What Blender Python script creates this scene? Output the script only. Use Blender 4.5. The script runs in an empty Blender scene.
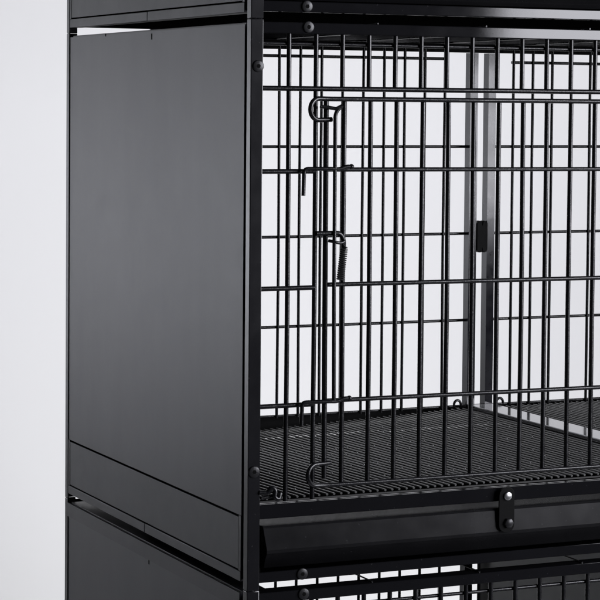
import bpy, bmesh, math, random
from mathutils import Vector, Matrix
random.seed(7)
S = 0.03175            # one wire pitch (1.25 inch) in metres
W, DP, H = 38.3, 19.2, 19.17   # crate size in pitches
HW = W/2
sc = bpy.context.scene
COL = sc.collection

# ---------------------------------------------------------------- materials
def nodes(name):
    m = bpy.data.materials.new(name); m.use_nodes = True
    nt = m.node_tree; b = nt.nodes['Principled BSDF']
    return m, nt, b
def paint(name, col, rough, noise=60, bump=.15, rvar=.06, spec=.5, coat=0, metal=0, fine=1400, ior=1.5, dist=.0006, wear=0, wavy=0):
    m, nt, b = nodes(name); N = nt.nodes; L = nt.links
    tc = N.new('ShaderNodeTexCoord')
    n1 = N.new('ShaderNodeTexNoise'); n1.inputs['Scale'].default_value = noise; n1.inputs['Detail'].default_value = 5
    L.new(tc.outputs['Object'], n1.inputs['Vector'])
    n2 = N.new('ShaderNodeTexNoise'); n2.inputs['Scale'].default_value = fine; n2.inputs['Detail'].default_value = 2
    L.new(tc.outputs['Object'], n2.inputs['Vector'])
    n3 = N.new('ShaderNodeTexNoise'); n3.inputs['Scale'].default_value = 5; n3.inputs['Detail'].default_value = 6
    mp = N.new('ShaderNodeMapping'); mp.inputs['Scale'].default_value = (1, 1, .28)
    L.new(tc.outputs['Object'], mp.inputs['Vector']); L.new(mp.outputs['Vector'], n3.inputs['Vector'])
    mr = N.new('ShaderNodeMapRange'); mr.inputs['From Min'].default_value = .3; mr.inputs['From Max'].default_value = .7
    mr.inputs['To Min'].default_value = rough-rvar; mr.inputs['To Max'].default_value = rough+rvar
    mx0 = N.new('ShaderNodeMath'); mx0.operation = 'ADD'
    L.new(n1.outputs['Fac'], mx0.inputs[0]); L.new(n3.outputs['Fac'], mx0.inputs[1])
    mx1 = N.new('ShaderNodeMath'); mx1.operation = 'MULTIPLY'; mx1.inputs[1].default_value = .5
    L.new(mx0.outputs[0], mx1.inputs[0]); L.new(mx1.outputs[0], mr.inputs['Value'])
    L.new(mr.outputs['Result'], b.inputs['Roughness'])
    cm = N.new('ShaderNodeMix'); cm.data_type = 'RGBA'
    cm.inputs['A'].default_value = (*[c*.75 for c in col], 1); cm.inputs['B'].default_value = (*[c*1.3 for c in col], 1)
    L.new(mx1.outputs[0], cm.inputs['Factor'])
    last = cm.outputs['Result']
    if wear:                                   # sparse pale scuffs and dust specks
        n4 = N.new('ShaderNodeTexNoise'); n4.inputs['Scale'].default_value = 260; n4.inputs['Detail'].default_value = 1
        L.new(tc.outputs['Object'], n4.inputs['Vector'])
        r4 = N.new('ShaderNodeMapRange'); r4.inputs['From Min'].default_value = .74; r4.inputs['From Max'].default_value = .80
        L.new(n4.outputs['Fac'], r4.inputs['Value'])
        w4 = N.new('ShaderNodeMath'); w4.operation = 'MULTIPLY'; w4.inputs[1].default_value = wear
        L.new(r4.outputs['Result'], w4.inputs[0])
        c4 = N.new('ShaderNodeMix'); c4.data_type = 'RGBA'; c4.inputs['B'].default_value = (.22, .22, .23, 1)
        L.new(w4.outputs[0], c4.inputs['Factor']); L.new(last, c4.inputs['A']); last = c4.outputs['Result']
    L.new(last, b.inputs['Base Color'])
    ad = N.new('ShaderNodeMath'); ad.operation = 'MULTIPLY_ADD'; ad.inputs[1].default_value = .35
    L.new(n2.outputs['Fac'], ad.inputs[0]); L.new(n1.outputs['Fac'], ad.inputs[2])
    bp = N.new('ShaderNodeBump'); bp.inputs['Strength'].default_value = bump; bp.inputs['Distance'].default_value = dist
    L.new(ad.outputs[0], bp.inputs['Height']); L.new(bp.outputs['Normal'], b.inputs['Normal'])
    if wavy:
        n5 = N.new('ShaderNodeTexNoise'); n5.inputs['Scale'].default_value = 7; n5.inputs['Detail'].default_value = 1.5
        mp5 = N.new('ShaderNodeMapping'); mp5.inputs['Scale'].default_value = (1, 1.6, .45)
        L.new(tc.outputs['Object'], mp5.inputs['Vector']); L.new(mp5.outputs['Vector'], n5.inputs['Vector'])
        b5 = N.new('ShaderNodeBump'); b5.inputs['Strength'].default_value = wavy; b5.inputs['Distance'].default_value = .012
        L.new(n5.outputs['Fac'], b5.inputs['Height']); L.new(b5.outputs['Normal'], bp.inputs['Normal'])
    b.inputs['Metallic'].default_value = metal
    b.inputs['IOR'].default_value = ior
    b.inputs['Specular IOR Level'].default_value = spec
    b.inputs['Coat Weight'].default_value = coat
    return m
M_wire = paint('black_wire_coating', (.007, .007, .0085), .26, noise=150, bump=.4, spec=.5)
M_frame = paint('black_gloss_powder_coat', (.008, .008, .0095), .07, noise=25, bump=.05, rvar=.035, wear=.08, dist=.0003)
M_post = paint('black_gloss_post_coat', (.010, .010, .012), .20, noise=30, bump=.06, rvar=.05, wear=.1, dist=.0003)
M_panel = paint('satin_panel_coat', (.011, .0115, .018), .36, noise=26, bump=.15, rvar=.018, wavy=.07, dist=.0008)
M_cover = paint('satin_cover_coat', (.010, .0105, .014), .42, noise=40, bump=.14, rvar=.04, wear=.12)
M_drawer = paint('drawer_coat', (.010, .010, .011), .24, noise=30, bump=.08, rvar=.06, wear=.1, spec=.33)
M_pan = paint('pan_inside', (.006, .006, .006), .85, noise=60, bump=.2, spec=0)
M_rod = paint('floor_rod_coating', (.14, .14, .138), .22, noise=200, bump=.3)
M_chan = paint('channel_gloss', (.013, .013, .018), .11, noise=70, bump=.06, rvar=.05, ior=1.5, wear=.2)
M_rail = paint('steel_floor_rail', (.30, .30, .31), .10, noise=12, bump=.01, rvar=.03, metal=.75, dist=.0002, fine=300)
M_div = paint('divider_gloss', (.11, .113, .112), .24, noise=20, bump=.06, rvar=.04, ior=1.6)
M_plastic = paint('matt_black_plastic', (.004, .004, .004), .5, noise=200, bump=.1, spec=.08)
M_screw = paint('dark_screw', (.025, .025, .027), .32, noise=300, bump=.3, metal=.3)
M_hole = paint('hex_recess', (.002, .002, .002), .8, noise=300, bump=.1, spec=.1)
M_bright = paint('bright_zinc', (.75, .75, .76), .3, noise=60, bump=.1, metal=1)
M_glint = paint('weld_glint', (.32, .32, .32), .3, noise=300, bump=.3, metal=.4)  # pale weld nubs, glints at the rod crossings put into the colour
M_spring = paint('spring_steel', (.06, .06, .06), .35, noise=300, bump=.3, metal=.6)

# ---------------------------------------------------------------- geometry helpers (units: wire pitches)
def link(name, bm, mat, parent=None, bevel=0):
    if bevel:
        es = [e for e in bm.edges if len(e.link_faces) == 2 and e.calc_face_angle(0) > .9]
        bmesh.ops.bevel(bm, geom=es, offset=bevel, segments=2, profile=.5, affect='EDGES', clamp_overlap=True)
    bmesh.ops.scale(bm, vec=(S, S, S), verts=bm.verts)
    me = bpy.data.meshes.new(name); bm.to_mesh(me); bm.free()
    me.materials.append(mat)
    for p in me.polygons: p.use_smooth = True
    try: me.set_sharp_from_angle(angle=math.radians(20 if bevel else 50))
    except Exception: pass
    o = bpy.data.objects.new(name, me); COL.objects.link(o)
    if parent: o.parent = parent
    return o
def box(bm, x0, x1, y0, y1, z0, z1):
    v = [bm.verts.new((x, y, z)) for x in (x0, x1) for y in (y0, y1) for z in (z0, z1)]
    for f in ((0,1,3,2),(4,6,7,5),(0,4,5,1),(2,3,7,6),(0,2,6,4),(1,5,7,3)):
        bm.faces.new([v[i] for i in f])
    return bm
def prism(bm, prof, axis, a, b):
    """closed profile [(p,q)] swept along axis ('x': p=y,q=z; 'z': p=x,q=y; 'y': p=x,q=z)"""
    def P(t, p, q):
        return (t, p, q) if axis == 'x' else ((p, q, t) if axis == 'z' else (p, t, q))
    A = [bm.verts.new(P(a, p, q)) for p, q in prof]; B = [bm.verts.new(P(b, p, q)) for p, q in prof]
    n = len(prof)
    for i in range(n):
        bm.faces.new((A[i], A[(i+1) % n], B[(i+1) % n], B[i]))
    bm.faces.new(A[::-1]); bm.faces.new(B)
    bmesh.ops.recalc_face_normals(bm, faces=bm.faces)
    return bm
def tube(bm, pts, r, seg=10, cap=True):
    pts = [Vector(p) for p in pts]; n = len(pts); rings = []
    t0 = (pts[1]-pts[0]).normalized()
    ref = Vector((0, 0, 1)) if abs(t0.z) < .9 else Vector((1, 0, 0))
    nrm = (ref - t0*ref.dot(t0)).normalized()
    for i, p in enumerate(pts):
        if i == 0: t = pts[1]-p
        elif i == n-1: t = p-pts[i-1]
        else: t = (pts[i+1]-p).normalized()+(p-pts[i-1]).normalized()
        t.normalize(); nrm = (nrm - t*nrm.dot(t)).normalized(); bn = t.cross(nrm)
        rings.append([bm.verts.new(p + (nrm*math.cos(2*math.pi*k/seg)+bn*math.sin(2*math.pi*k/seg))*r) for k in range(seg)])
    for a, b in zip(rings, rings[1:]):
        for k in range(seg):
            bm.faces.new((a[k], a[(k+1) % seg], b[(k+1) % seg], b[k]))
    if cap:
        bm.faces.new(rings[0][::-1]); bm.faces.new(rings[-1])
    return bm
def smooth_path(pts, rad=.25, n=5):
    """round the corners of a polyline"""
    pts = [Vector(p) for p in pts]; out = [pts[0]]
    for a, b, c in zip(pts, pts[1:], pts[2:]):
        d1, d2 = (a-b), (c-b); r = min(rad, d1.length*.48, d2.length*.48)
        p1, p2 = b+d1.normalized()*r, b+d2.normalized()*r
        for k in range(n+1):
            t = k/n; out.append(p1*(1-t)**2 + b*2*t*(1-t) + p2*t*t)
    out.append(pts[-1]); return out
def disc(bm, c, r, depth, axis='y', seg=24, dome=.0):
    """button head: a domed disc whose base lies at c and which bulges toward -axis"""
    rings = []
    for rr, d in ((1, 0), (1, .4), (.93, .85), (.85, 1.0)):
        ring = []
        for k in range(seg):
            a = 2*math.pi*k/seg; u, v = math.cos(a)*r*rr, math.sin(a)*r*rr
            ring.append(bm.verts.new((c[0]+u, c[1]-depth*d, c[2]+v) if axis == 'y' else (c[0]-depth*d, c[1]+u, c[2]+v)))
        rings.append(ring)
    for a, b in zip(rings, rings[1:]):
        for k in range(seg): bm.faces.new((a[k], a[(k+1) % seg], b[(k+1) % seg], b[k]))
    bm.faces.new(rings[0]); bm.faces.new(rings[-1])
    bmesh.ops.recalc_face_normals(bm, faces=bm.faces)
    return bm
def B(): return bmesh.new()
def mirx(bm):
    for v in bm.verts: v.co.x = W - v.co.x
    bmesh.ops.reverse_faces(bm, faces=bm.faces); return bm
def thing(name, label, cat, loc, group=None):
    o = bpy.data.objects.new(name, None); COL.objects.link(o); o.empty_display_size = .05
    o.location = [c*S for c in loc]; o['label'] = label; o['category'] = cat
    if group: o['group'] = group
    return o

# ---------------------------------------------------------------- the crate
FW = [1.39+i for i in range(37)]                 # front wire positions
FW = [x if x < HW else None for x in FW]
FW = [x for x in FW if x is not None and x < HW-.6]
HOOK = 2.39
def screw(c, root, r=.2, axis='y'):
    s = link('screw', disc(B(), c, r, .045, axis), M_screw, root)
    b = B(); n = 6; rr = .075
    if axis == 'y': ring = [(c[0]+rr*math.cos(k*math.pi/3), c[1]-.048, c[2]+rr*math.sin(k*math.pi/3)) for k in range(n)]
    b.faces.new([b.verts.new(p) for p in ring])
    ex = bmesh.ops.extrude_face_region(b, geom=b.faces[:])
    for v in [g for g in ex['geom'] if isinstance(g, bmesh.types.BMVert)]: v.co.y += .03
    bmesh.ops.recalc_face_normals(b, faces=b.faces)
    link('hex_socket', b, M_hole, s)
def make_door(root, flip):
    f = (lambda bm: mirx(bm)) if flip else (lambda bm: bm)
    x0, x1, zt, zb = 2.80, 18.35, 16.53, 3.42
    b = B()
    # top wire ends in a C shaped eye around the fixed upright
    eye = [(2.95, -.02, zt)]
    for k in range(13):
        a = math.pi/2 + math.pi*k/12
        eye.append((2.48+.36*math.cos(a), -.02-.13*math.sin(math.pi*k/12), 16.18+.36*math.sin(a)))
    eye.append((2.98, -.02, 15.84))
    tube(b, [(x1, -.02, zt)]+eye, .082)
    tube(b, smooth_path([(x0, .06, zt-.05), (x0+.02, .06, 8), (x0+.04, .06, 3.65)], .1), .092)
    eye = []
    for k in range(13):
        a = math.pi/2 + math.pi*k/12
        eye.append((2.48+.34*math.cos(a), -.02-.13*math.sin(math.pi*k/12), 3.80+.36*math.sin(a)))
    tube(b, [(3.05, .0, 4.18)]+eye+[(3.0, -.02, zb), (x1, -.02, zb)], .08)
    for x in FW[2:]:
        if x < x1-.3:
            x += .055 + .075*max(0, min(1, (12.4-x)/2.5))
            tube(b, [(x+random.uniform(-.015, .015), .0+.13, zt), (x+random.uniform(-.02, .02), .13, 9), (x+random.uniform(-.015, .015), .13, zb)], .085)
    tube(b, [(x1, .06, zt), (x1, .06, zb)], .085)
    for z in (14.10, 10.20, 6.25):
        tube(b, [(x0, -.03+.08, z+.05), (x1, .05, z)], .076)
    d = link('door', f(b), M_wire, root)
    # latch rod with its two hooked arms
    b = B()
    tube(b, smooth_path([(3.27, -.2, 16.30), (3.10, -.2, 16.16), (3.02, -.2, 16.0), (3.03, -.2, 10), (3.06, -.2, 6.32)], .12), .068)
    tube(b, [(2.50, -.12, 16.27), (2.75, -.14, 16.25), (3.05, -.2, 16.20), (3.26, -.22, 16.30)], .065)
    r = link('latch_rod', f(b), M_wire, d)
    for z, zd in ((14.20, .92), (6.33, .80)):
        b = B()
        tube(b, smooth_path([(1.89, -.14, z-zd), (1.91, -.14, z-.02), (2.9, -.2, z-.02), (3.2, -.2, z-.04), (3.45, -.2, z+.06), (3.64, -.2, z+.05)], .14), .07)
        bmesh.ops.create_uvsphere(b, u_segments=10, v_segments=6, radius=.095, matrix=Matrix.Translation((3.64, -.2, z+.05)))
        link('latch_hook', f(b), M_wire, d)
    # centre bracket and its coil spring
    b = B()
    tube(b, smooth_path([(2.4, -.09, 12.0), (3.3, -.09, 12.0), (3.45, -.06, 11.75), (3.46, .0, 11.4)], .18), .085)
    tube(b, smooth_path([(2.86, -.1, 11.75), (3.0, -.26, 11.72), (3.25, -.22, 11.66), (3.42, -.15, 11.72)], .12), .055)
    link('spring_bracket', f(b), M_wire, d)
    b = B(); pts = []
    a0, a1 = Vector((3.40, -.18, 11.50)), Vector((3.27, -.18, 10.42))
    pts += [(3.42, -.18, 11.70), (3.33, -.24, 11.62)]
    n = 15
    for k in range(n*12+1):
        t = k/(n*12); c = a0.lerp(a1, t); a = 2*math.pi*k/12
        pts.append((c.x+.115*math.cos(a), c.y+.115*math.sin(a), c.z))
    tube(b, pts, .026, 6)
    link('spring', f(b), M_spring, d)
    return d

def make_crate(root):
    # corner posts: L section steel
    k = 0
    for sx in (0, 1):
        for sy in (0, 1):
            w, d, t = .45, .36, .07
            pr = [(0, 0), (w, 0), (w, t), (t, t), (t, d), (0, d)]
            pr = [((W-x) if sx else x, (DP-y) if sy else y) for x, y in pr]
            link('corner_post', prism(B(), pr, 'z', .004, H-.004), M_post, root, bevel=.028)
    # front and back rails (L section)
    for y0, s in ((.013, 1), (DP-.013, -1)):
        g = lambda y: y0+s*y
        def L(z0, z1, zf, dep, name):
            t = .06
            if zf == 'top': pr = [(0, z0), (0, z1), (dep, z1), (dep, z1-t), (t, z1-t), (t, z0)]
            else: pr = [(0, z0), (0, z1), (t, z1), (t, z0+t), (dep, z0+t), (dep, z0)]
            link(name, prism(B(), [(g(a), b) for a, b in pr], 'x', .425, W-.425), M_plastic if (s == -1 and zf == 'top') else M_frame, root, bevel=.03)  # back rails in dull black, standing in for a shaded, unreflecting gloss coat
        L(18.70, 19.08, 'top', .68 if s == 1 else .14, 'top_rail')
        L(.25, .61, 'bottom', .12, 'bottom_rail')
        if s == 1: L(2.42, 2.90, 'top', .10, 'middle_rail')
        else: L(2.02, 2.95, 'top', .16, 'middle_rail')
    # top and bottom side rails
    for fl in (0, 1):
        f = mirx if fl else (lambda b: b)
        # upper side panel (main sheet)
        b = B(); box(b, .035, .075, .62, DP-.36, 2.47, 19.0)
        p = link('side_panel', f(b), M_panel, root, bevel=.012)
        for yy, zz, h in ((9.4, 18.80, .11), (14.5, 18.98, .05)):
            b = B(); box(b, .028, .05, yy-.045, yy+.045, zz-h, zz+h)
            link('slot_hole', f(b), M_hole, p)
        b = B()
        box(b, .10, .13, .30, DP-.3, .30, 18.9)
        link('dark_gap_backing', f(b), M_pan, p)  # added dark sheet, so the gaps around the panel read as shade
        b = B()
        box(b, .03, .08, .85, DP-.58, .62, 2.39)
        c = link('cover_plate', f(b), M_cover, p, bevel=.015)
        b = B()
        box(b, .02, .09, .62, .80, .58, 2.455)
        link('cover_surround', f(b), M_cover, p, bevel=.02)
        b = B(); box(b, .02, .09, DP-.53, DP-.36, .58, 2.455)
        link('cover_surround', f(b), M_cover, p, bevel=.02)
        b = B()
        t = .06
        for ya, yb in ((.62, 9.83), (9.86, DP-.36)):
            b = B()
            prism(b, [(.015, .22), (.015, .565), (.015+t, .565), (.015+t, .22+t), (.5, .22+t), (.5, .22)], 'y', ya, yb)
            link('side_rail', f(b), M_cover, root, bevel=.02)
        b = B(); prism(b, [(.09, 18.6), (.09, 19.06), (1.0, 19.06), (1.0, 19.0), (.15, 19.0), (.15, 18.6)], 'y', .62, DP-.6)
        link('side_rail', f(b), M_cover, root, bevel=.015)
    # roof rods in the open top
    b = B()
    x = 4.74
    while x < W-3:
        tube(b, [(x, .10, 19.11), (x, DP-.1, 19.11)], .03, 8)
        x += 4.22
    link('roof_rods', b, M_wire, root)
    b = B(); box(b, 3.3, W-3.3, 18.15, 18.30, -.12, .30); link('gap_blocker_bar', b, M_frame, root, bevel=.02)  # added bar, blocks the bright backdrop in the gap between crates
    b = B(); box(b, .5, W-.5, .58, .66, 2.3, 2.83); link('floor_stop', b, M_frame, root, bevel=.02)
    # fixed front grille
    b = B()
    for side in (0, 1):
        g = (lambda x: W-x) if side else (lambda x: x)
        for i, x in enumerate(FW):
            if i < 2:
                tube(b, [(g(x+.07), .17, 18.95), (g(x+.08), .17, 10), (g(x+.06), .17, 2.95)], .083)
            else:
                tube(b, [(g(x+.06), .17, 18.95), (g(x+.06), .17, 16.87)], .083)
        tube(b, [(g(.4), .26, 18.37), (g(HW-.2), .26, 18.37)], .065)
        tube(b, [(g(.4), .09+.0, 16.87), (g(HW-.2), .09, 16.87)], .085)
        for z in (14.09, 10.16, 6.20):
            tube(b, [(g(.4), .10, z+.0), (g(2.42), .10, z)], .082)
    link('front_grille', b, M_wire, root)
    b = B(); box(b, HW-.2, HW+.2, .015, .3, 2.83, 18.68); link('centre_post', b, M_frame, root, bevel=.02)
    make_door(root, False); make_door(root, True)
    # back grilles
    YB = 18.55
    for side in (0, 1):
        b = B()
        if side == 0: xs = [1.28+i for i in range(17)]; xa, xb = .4, 18.55; zt = 18.40
        else: xs = [20.74+i for i in range(16)]; xa, xb = 19.75, W-.4; zt = 18.29
        for x in xs:
            tube(b, [(x, YB, 18.85), (x+random.uniform(-.03, .03), YB, 10), (x, YB, 2.9)], .067, 8)
        e0 = xs[-1]+.05 if side == 0 else xb
        s0 = xa if side == 0 else xs[0]-.05
        tube(b, [(s0, YB+.1, zt), (e0, YB+.1, zt)], .068, 8)
        for z in (14.53, 10.67, 6.81): tube(b, [(xa, YB+.1, z), (xb, YB+.1, z)], .066, 8)
        tube(b, [(xa, YB+.1, 2.97), (xb, YB+.1, 2.97)], .05, 8)
        link('back_grille', b, M_wire, root)
    # divider channels at the back: two slim upright channels and the plastic clip between them
    for xa in (18.29, 19.20):
        b = B(); x0, x1, y0, y1, t = xa, xa+.38, 18.06, 18.52, .05
        box(b, x0, x1, y0, y1, 3.05, 18.66)
        link('divider_channel', b, M_chan, root, bevel=.03)
    b = B()
    for k, (zc) in enumerate((10.55,)):
        n = 24
        pr = [(x-.23, z) for x, z in [(18.90, 9.95), (19.02, 9.86), (19.13, 9.86), (19.17, 10.04), (19.22, 9.86), (19.32, 9.86), (19.44, 9.95),
              (19.44, 11.15), (19.32, 11.26), (19.22, 11.26), (19.17, 11.08), (19.13, 11.26), (19.02, 11.26), (18.90, 11.15)]]
        prism(b, pr, 'y', 18.0, 18.3)
    link('channel_clip', b, M_plastic, root, bevel=.02)
    for x in (17.97, 20.12):
        b = B(); pts = [(x+.17*math.cos(a), 18.35, 3.08+.2*math.sin(a)) for a in [2*math.pi*k/16-.3 for k in range(15)]]
        tube(b, pts, .06, 8); link('grille_ring', b, M_wire, root)
    # floor: two drop-in wire floors either side of the centre rail
    for side in (0, 1):
        b = B()
        xs = []; x = .7
        while x < 18.38: xs.append(x); x += .282
        def zf(x, y): return 2.90 - (.80*(y/18)*max(0, (18-x)/18) if side == 0 else 0)
        def X(x): return W-x if side else x
        for i, x in enumerate(xs):
            j = random.uniform(-.012, .012)
            tube(b, [(X(x+j), 1.25, zf(x, 1.2)), (X(x+random.uniform(-.012, .012)), 9.5, zf(x, 9.5)), (X(x+j), 18.25, zf(x, 18.2))], .044, 8)
        y = 1.3
        while y < 18.4:
            tube(b, [(X(.6), y, zf(.6, y)-.11), (X(18.38), y, zf(18.38, y)-.11)], .035, 6); y += 1.42
        nf = len(b.faces)
        y = 2.7; r = 0
        while y < 18:
            for i in range(r % 2, len(xs), 2):
                if random.random() < .5:
                    bmesh.ops.create_icosphere(b, subdivisions=1, radius=.038, matrix=Matrix.Translation((X(xs[i]), y+random.uniform(-.1, .1), zf(xs[i], y)+.04)))
            y += 1.42; r += 1
        b.faces.ensure_lookup_table()
        for q in range(nf, len(b.faces)): b.faces[q].material_index = 1
        fl = link('wire_floor', b, M_rod, root); fl.data.materials.append(M_glint)
    b = B(); prism(b, [(18.36, 2.72), (18.36, 3.10), (19.60, 3.10), (19.60, 2.72), (19.54, 2.72), (19.54, 3.04), (18.42, 3.04), (18.42, 2.72)], 'y', .70, 18.03)
    link('centre_floor_rail', b, M_rail, root, bevel=.025)
    # side ledges that carry the floors
    for side in (0, 1):
        g = (lambda x: W-x) if side else (lambda x: x)
        b = B(); a, c = sorted((g(.15), g(.55))); box(b, a, c, .7, 18.5, 1.96, 2.02)
        link('floor_ledge', b, M_frame, root)
    # drawers
    for side in (0, 1):
        f = mirx if side else (lambda b: b)
        xa, xb = .56, HW-.03
        b = B()
        prof = [(2.2, 2.10), (2.2, 2.14), (.42, 2.17), (.03, 2.17), (-.03, 2.10), (-.08, 1.36), (-.04, 1.24), (.22, .98), (.42, .66),
                (.47, .66), (.27, 1.0), (.01, 1.26), (-.03, 1.36), (.02, 2.08), (.06, 2.13), (.42, 2.13)]
        A = []; C = []
        for yy, zz in prof:
            sl = max(0, (2.1-zz))*.16
            A.append(b.verts.new((xa+sl, yy, zz))); C.append(b.verts.new((xb-.02, yy, zz)))
        n = len(prof)
        for i in range(n): b.faces.new((A[i], A[(i+1) % n], C[(i+1) % n], C[i]))
        b.faces.new(A[::-1]); b.faces.new(C)
        bmesh.ops.recalc_face_normals(b, faces=b.faces)
        d = link('drawer', f(b), M_drawer, root, bevel=.012)
        b = B()
        box(b, xa+.08, xb-.06, .50, 18.1, .31, .37)
        box(b, xa+.08, xa+.14, .50, 18.1, .37, 2.1); box(b, xb-.12, xb-.06, .50, 18.1, .37, 2.1)
        box(b, xa+.15, xb-.13, 18.0, 18.1, .37, 2.1)
        link('pan', f(b), M_pan, d)
        # swivel drawer latch
        b = B(); xc = 9.86; n = 8
        ring = [(xc+.31*math.cos(math.pi*k/n), 2.66+.28*math.sin(math.pi*k/n)) for k in range(n+1)] + \
               [(xc+.31*math.cos(math.pi+math.pi*k/n), 1.58+.26*math.sin(math.pi+math.pi*k/n)) for k in range(n+1)]
        prism(b, ring, 'y', -.19, -.13)
        sl = link('drawer_latch', f(b), M_plastic, root, bevel=.012)
        b = disc(B(), (xc+.02, -.19, 2.62), .155, .07); link('screw_head', f(b), M_bright, sl)
        b = disc(B(), (xc+.06, -.19, 1.66), .19, .10, seg=6); link('knob', f(b), M_screw, sl)
    # front left bent floor clip
    for side in (0, 1):
        f = mirx if side else (lambda b: b)
        b = B(); tube(b, smooth_path([(.42, .02, 3.33), (.72, -.02, 3.28), (.84, -.05, 3.50), (.98, -.08, 3.40), (.93, -.1, 3.14), (1.10, -.1, 3.06), (1.16, -.05, 3.28)], .1), .085)
        tube(b, [(.5, .05, 3.12), (.9, .05, 3.16)], .07)
        link('floor_clip', f(b), M_wire, root)
    for c in ((2.09, -.0, 18.93), (2.03, .0, .45), (.26, -.01, 17.60), (.22, -.01, 4.04), (W-2.09, 0, 18.93), (W-2.03, 0, .45), (W-.26, -.01, 17.6), (W-.22, -.01, 4.04)):
        screw(c, root)

mid = thing('dog_crate', 'middle crate of the black stack, its barred door and tall plain side panel in view', 'dog crate', (0, 0, H), 'stacked black dog crates')
make_crate(mid)
def copy_tree(o, parent=None):
    c = o.copy(); COL.objects.link(c); c.parent = parent
    for ch in list(o.children):
        if ch.name in done: continue
        copy_tree(ch, c)
    return c
done = set()
low = copy_tree(mid); low.location = (0, 0, 0)
low['label'] = 'lower crate of the black stack, only its top edge and screws showing below the drawers'
up = copy_tree(mid); up.location = (0, 0, 2*H*S)
up['label'] = 'upper crate of the black stack, only its bottom rail showing along the top'

# the lower crate's side sheet has a folded hem, and its slots sit under it
for o in low.children:
    if o.name.startswith('side_panel') and min(v.co.x for v in o.data.vertices) < 1*S:
        for c in o.children:
            if c.name.startswith('slot_hole'): c.location.z -= .42*S
        b = B(); box(b, -.012, .05, .63, DP-.37, 18.45, 19.01)
        link('folded_hem', b, M_cover, o, bevel=.02)
# divider standing in the lower crate
b = B(); box(b, 18.95, 19.02, .55, 18.0, 3.15, 18.55)
div = link('divider_panel', b, M_div, None, bevel=.012)
# hemmed edges are a real, separate part
b = B()
box(b, 18.90, 19.07, .46, .60, 3.13, 18.57); box(b, 18.90, 19.07, 17.93, 18.03, 3.13, 18.57)
box(b, 18.90, 19.07, .61, 17.92, 18.50, 18.57)
link('edge_trim', b, M_chan, div)
div['label'] = 'solid grey divider panel standing upright inside the lower crate, seen through its top bars'
div['category'] = 'divider panel'

# ---------------------------------------------------------------- studio backdrop: one seamless sweep
m, nt, bs = nodes('seamless_paper'); bs.inputs['Base Color'].default_value = (.80, .80, .805, 1); bs.inputs['Roughness'].default_value = .9
bs.inputs['Specular IOR Level'].default_value = .1
nz = nt.nodes.new('ShaderNodeTexNoise'); nz.inputs['Scale'].default_value = 3
bp = nt.nodes.new('ShaderNodeBump'); bp.inputs['Strength'].default_value = .03; nt.links.new(nz.outputs['Fac'], bp.inputs['Height']); nt.links.new(bp.outputs['Normal'], bs.inputs['Normal'])
b = B()
YW = 105; R_ = 35; zt = 110
prof = [(-14, 0), (YW-R_, 0)] + [(YW-R_+R_*math.sin(a), R_-R_*math.cos(a)) for a in [math.pi/2*k/16 for k in range(1, 17)]] + [(YW, zt)]
xs = (-150, 190)
rows = [[b.verts.new((x, y, z)) for x in xs] for y, z in prof]
for a, c in zip(rows, rows[1:]): b.faces.new((a[0], a[1], c[1], c[0]))
bd = link('backdrop', b, m)
for v in bd.data.polygons: v.use_smooth = True
bd['kind'] = 'structure'
bd.location.z = -.002

# ---------------------------------------------------------------- camera
C = Vector((-28.862805365591555, -67.23522616864241, 16.33838228283348+H))*S
r = Vector((0.910709362008465, -0.41296378495320923, 0.008328881512798909))
u = Vector((0.01164415722642387, 0.045824864953561834, 0.9988816222928892))
f = Vector((0.4128836053328117, 0.9095938621544823, -0.04654174876679663))
cd = bpy.data.cameras.new('camera'); cam = bpy.data.objects.new('camera', cd); COL.objects.link(cam)
cam.matrix_world = Matrix(((r.x, u.x, -f.x, C.x), (r.y, u.y, -f.y, C.y), (r.z, u.z, -f.z, C.z), (0, 0, 0, 1)))
cd.sensor_width = 36; cd.sensor_fit = 'HORIZONTAL'; cd.lens = 2202.95/600*36
cd.shift_x = (300-295.22)/600; cd.shift_y = (207.02-300)/600
cd.clip_start = .05; cd.clip_end = 100
sc.camera = cam

# ---------------------------------------------------------------- studio lamps
def area(name, loc, target, sx, sy, power, col=(1, 1, 1)):
    l = bpy.data.lights.new(name, 'AREA'); l.shape = 'RECTANGLE'; l.size = sx*S; l.size_y = sy*S; l.energy = power; l.color = col
    o = bpy.data.objects.new(name, l); COL.objects.link(o)
    o.location = Vector(loc)*S
    d = (Vector(target)-Vector(loc)); o.rotation_euler = d.to_track_quat('-Z', 'Y').to_euler()
    return o
# over-head bank lighting the sweep behind the crates
area('backdrop_light', (60, 55, 95), (60, 100, 20), 115, 30, 21, (1, 1, .99))
area('backdrop_fill_low', (36, 58, 4), (36, 105, 26), 56, 6, 10, (1, 1, 1))  # added unseen lamp, brightens the dim lower left of the sweep
area('side_backdrop_fill', (-53, 88, 19.17+9), (-53, 105, 19.17+9), 38, 8, 15.5, (.9, .92, 1))  # added unseen lamp, its patch on the sweep shapes the side panel's reflection
# soft box at the camera's right, the one seen in the glossy top rails
area('soft_box', (101, -71, 19.17+32), (18, 29, 19.17+20), 90, 55, 190, (.93, .93, 1))
w = bpy.data.worlds.new('World'); sc.world = w; w.use_nodes = True
w.node_tree.nodes['Background'].inputs[0].default_value = (.9, .93, 1, 1); w.node_tree.nodes['Background'].inputs[1].default_value = .03
sc.view_settings.view_transform = 'Standard'; sc.view_settings.look = 'None'; sc.view_settings.gamma = 1; sc.view_settings.exposure = 0
sc.cycles.max_bounces = 8
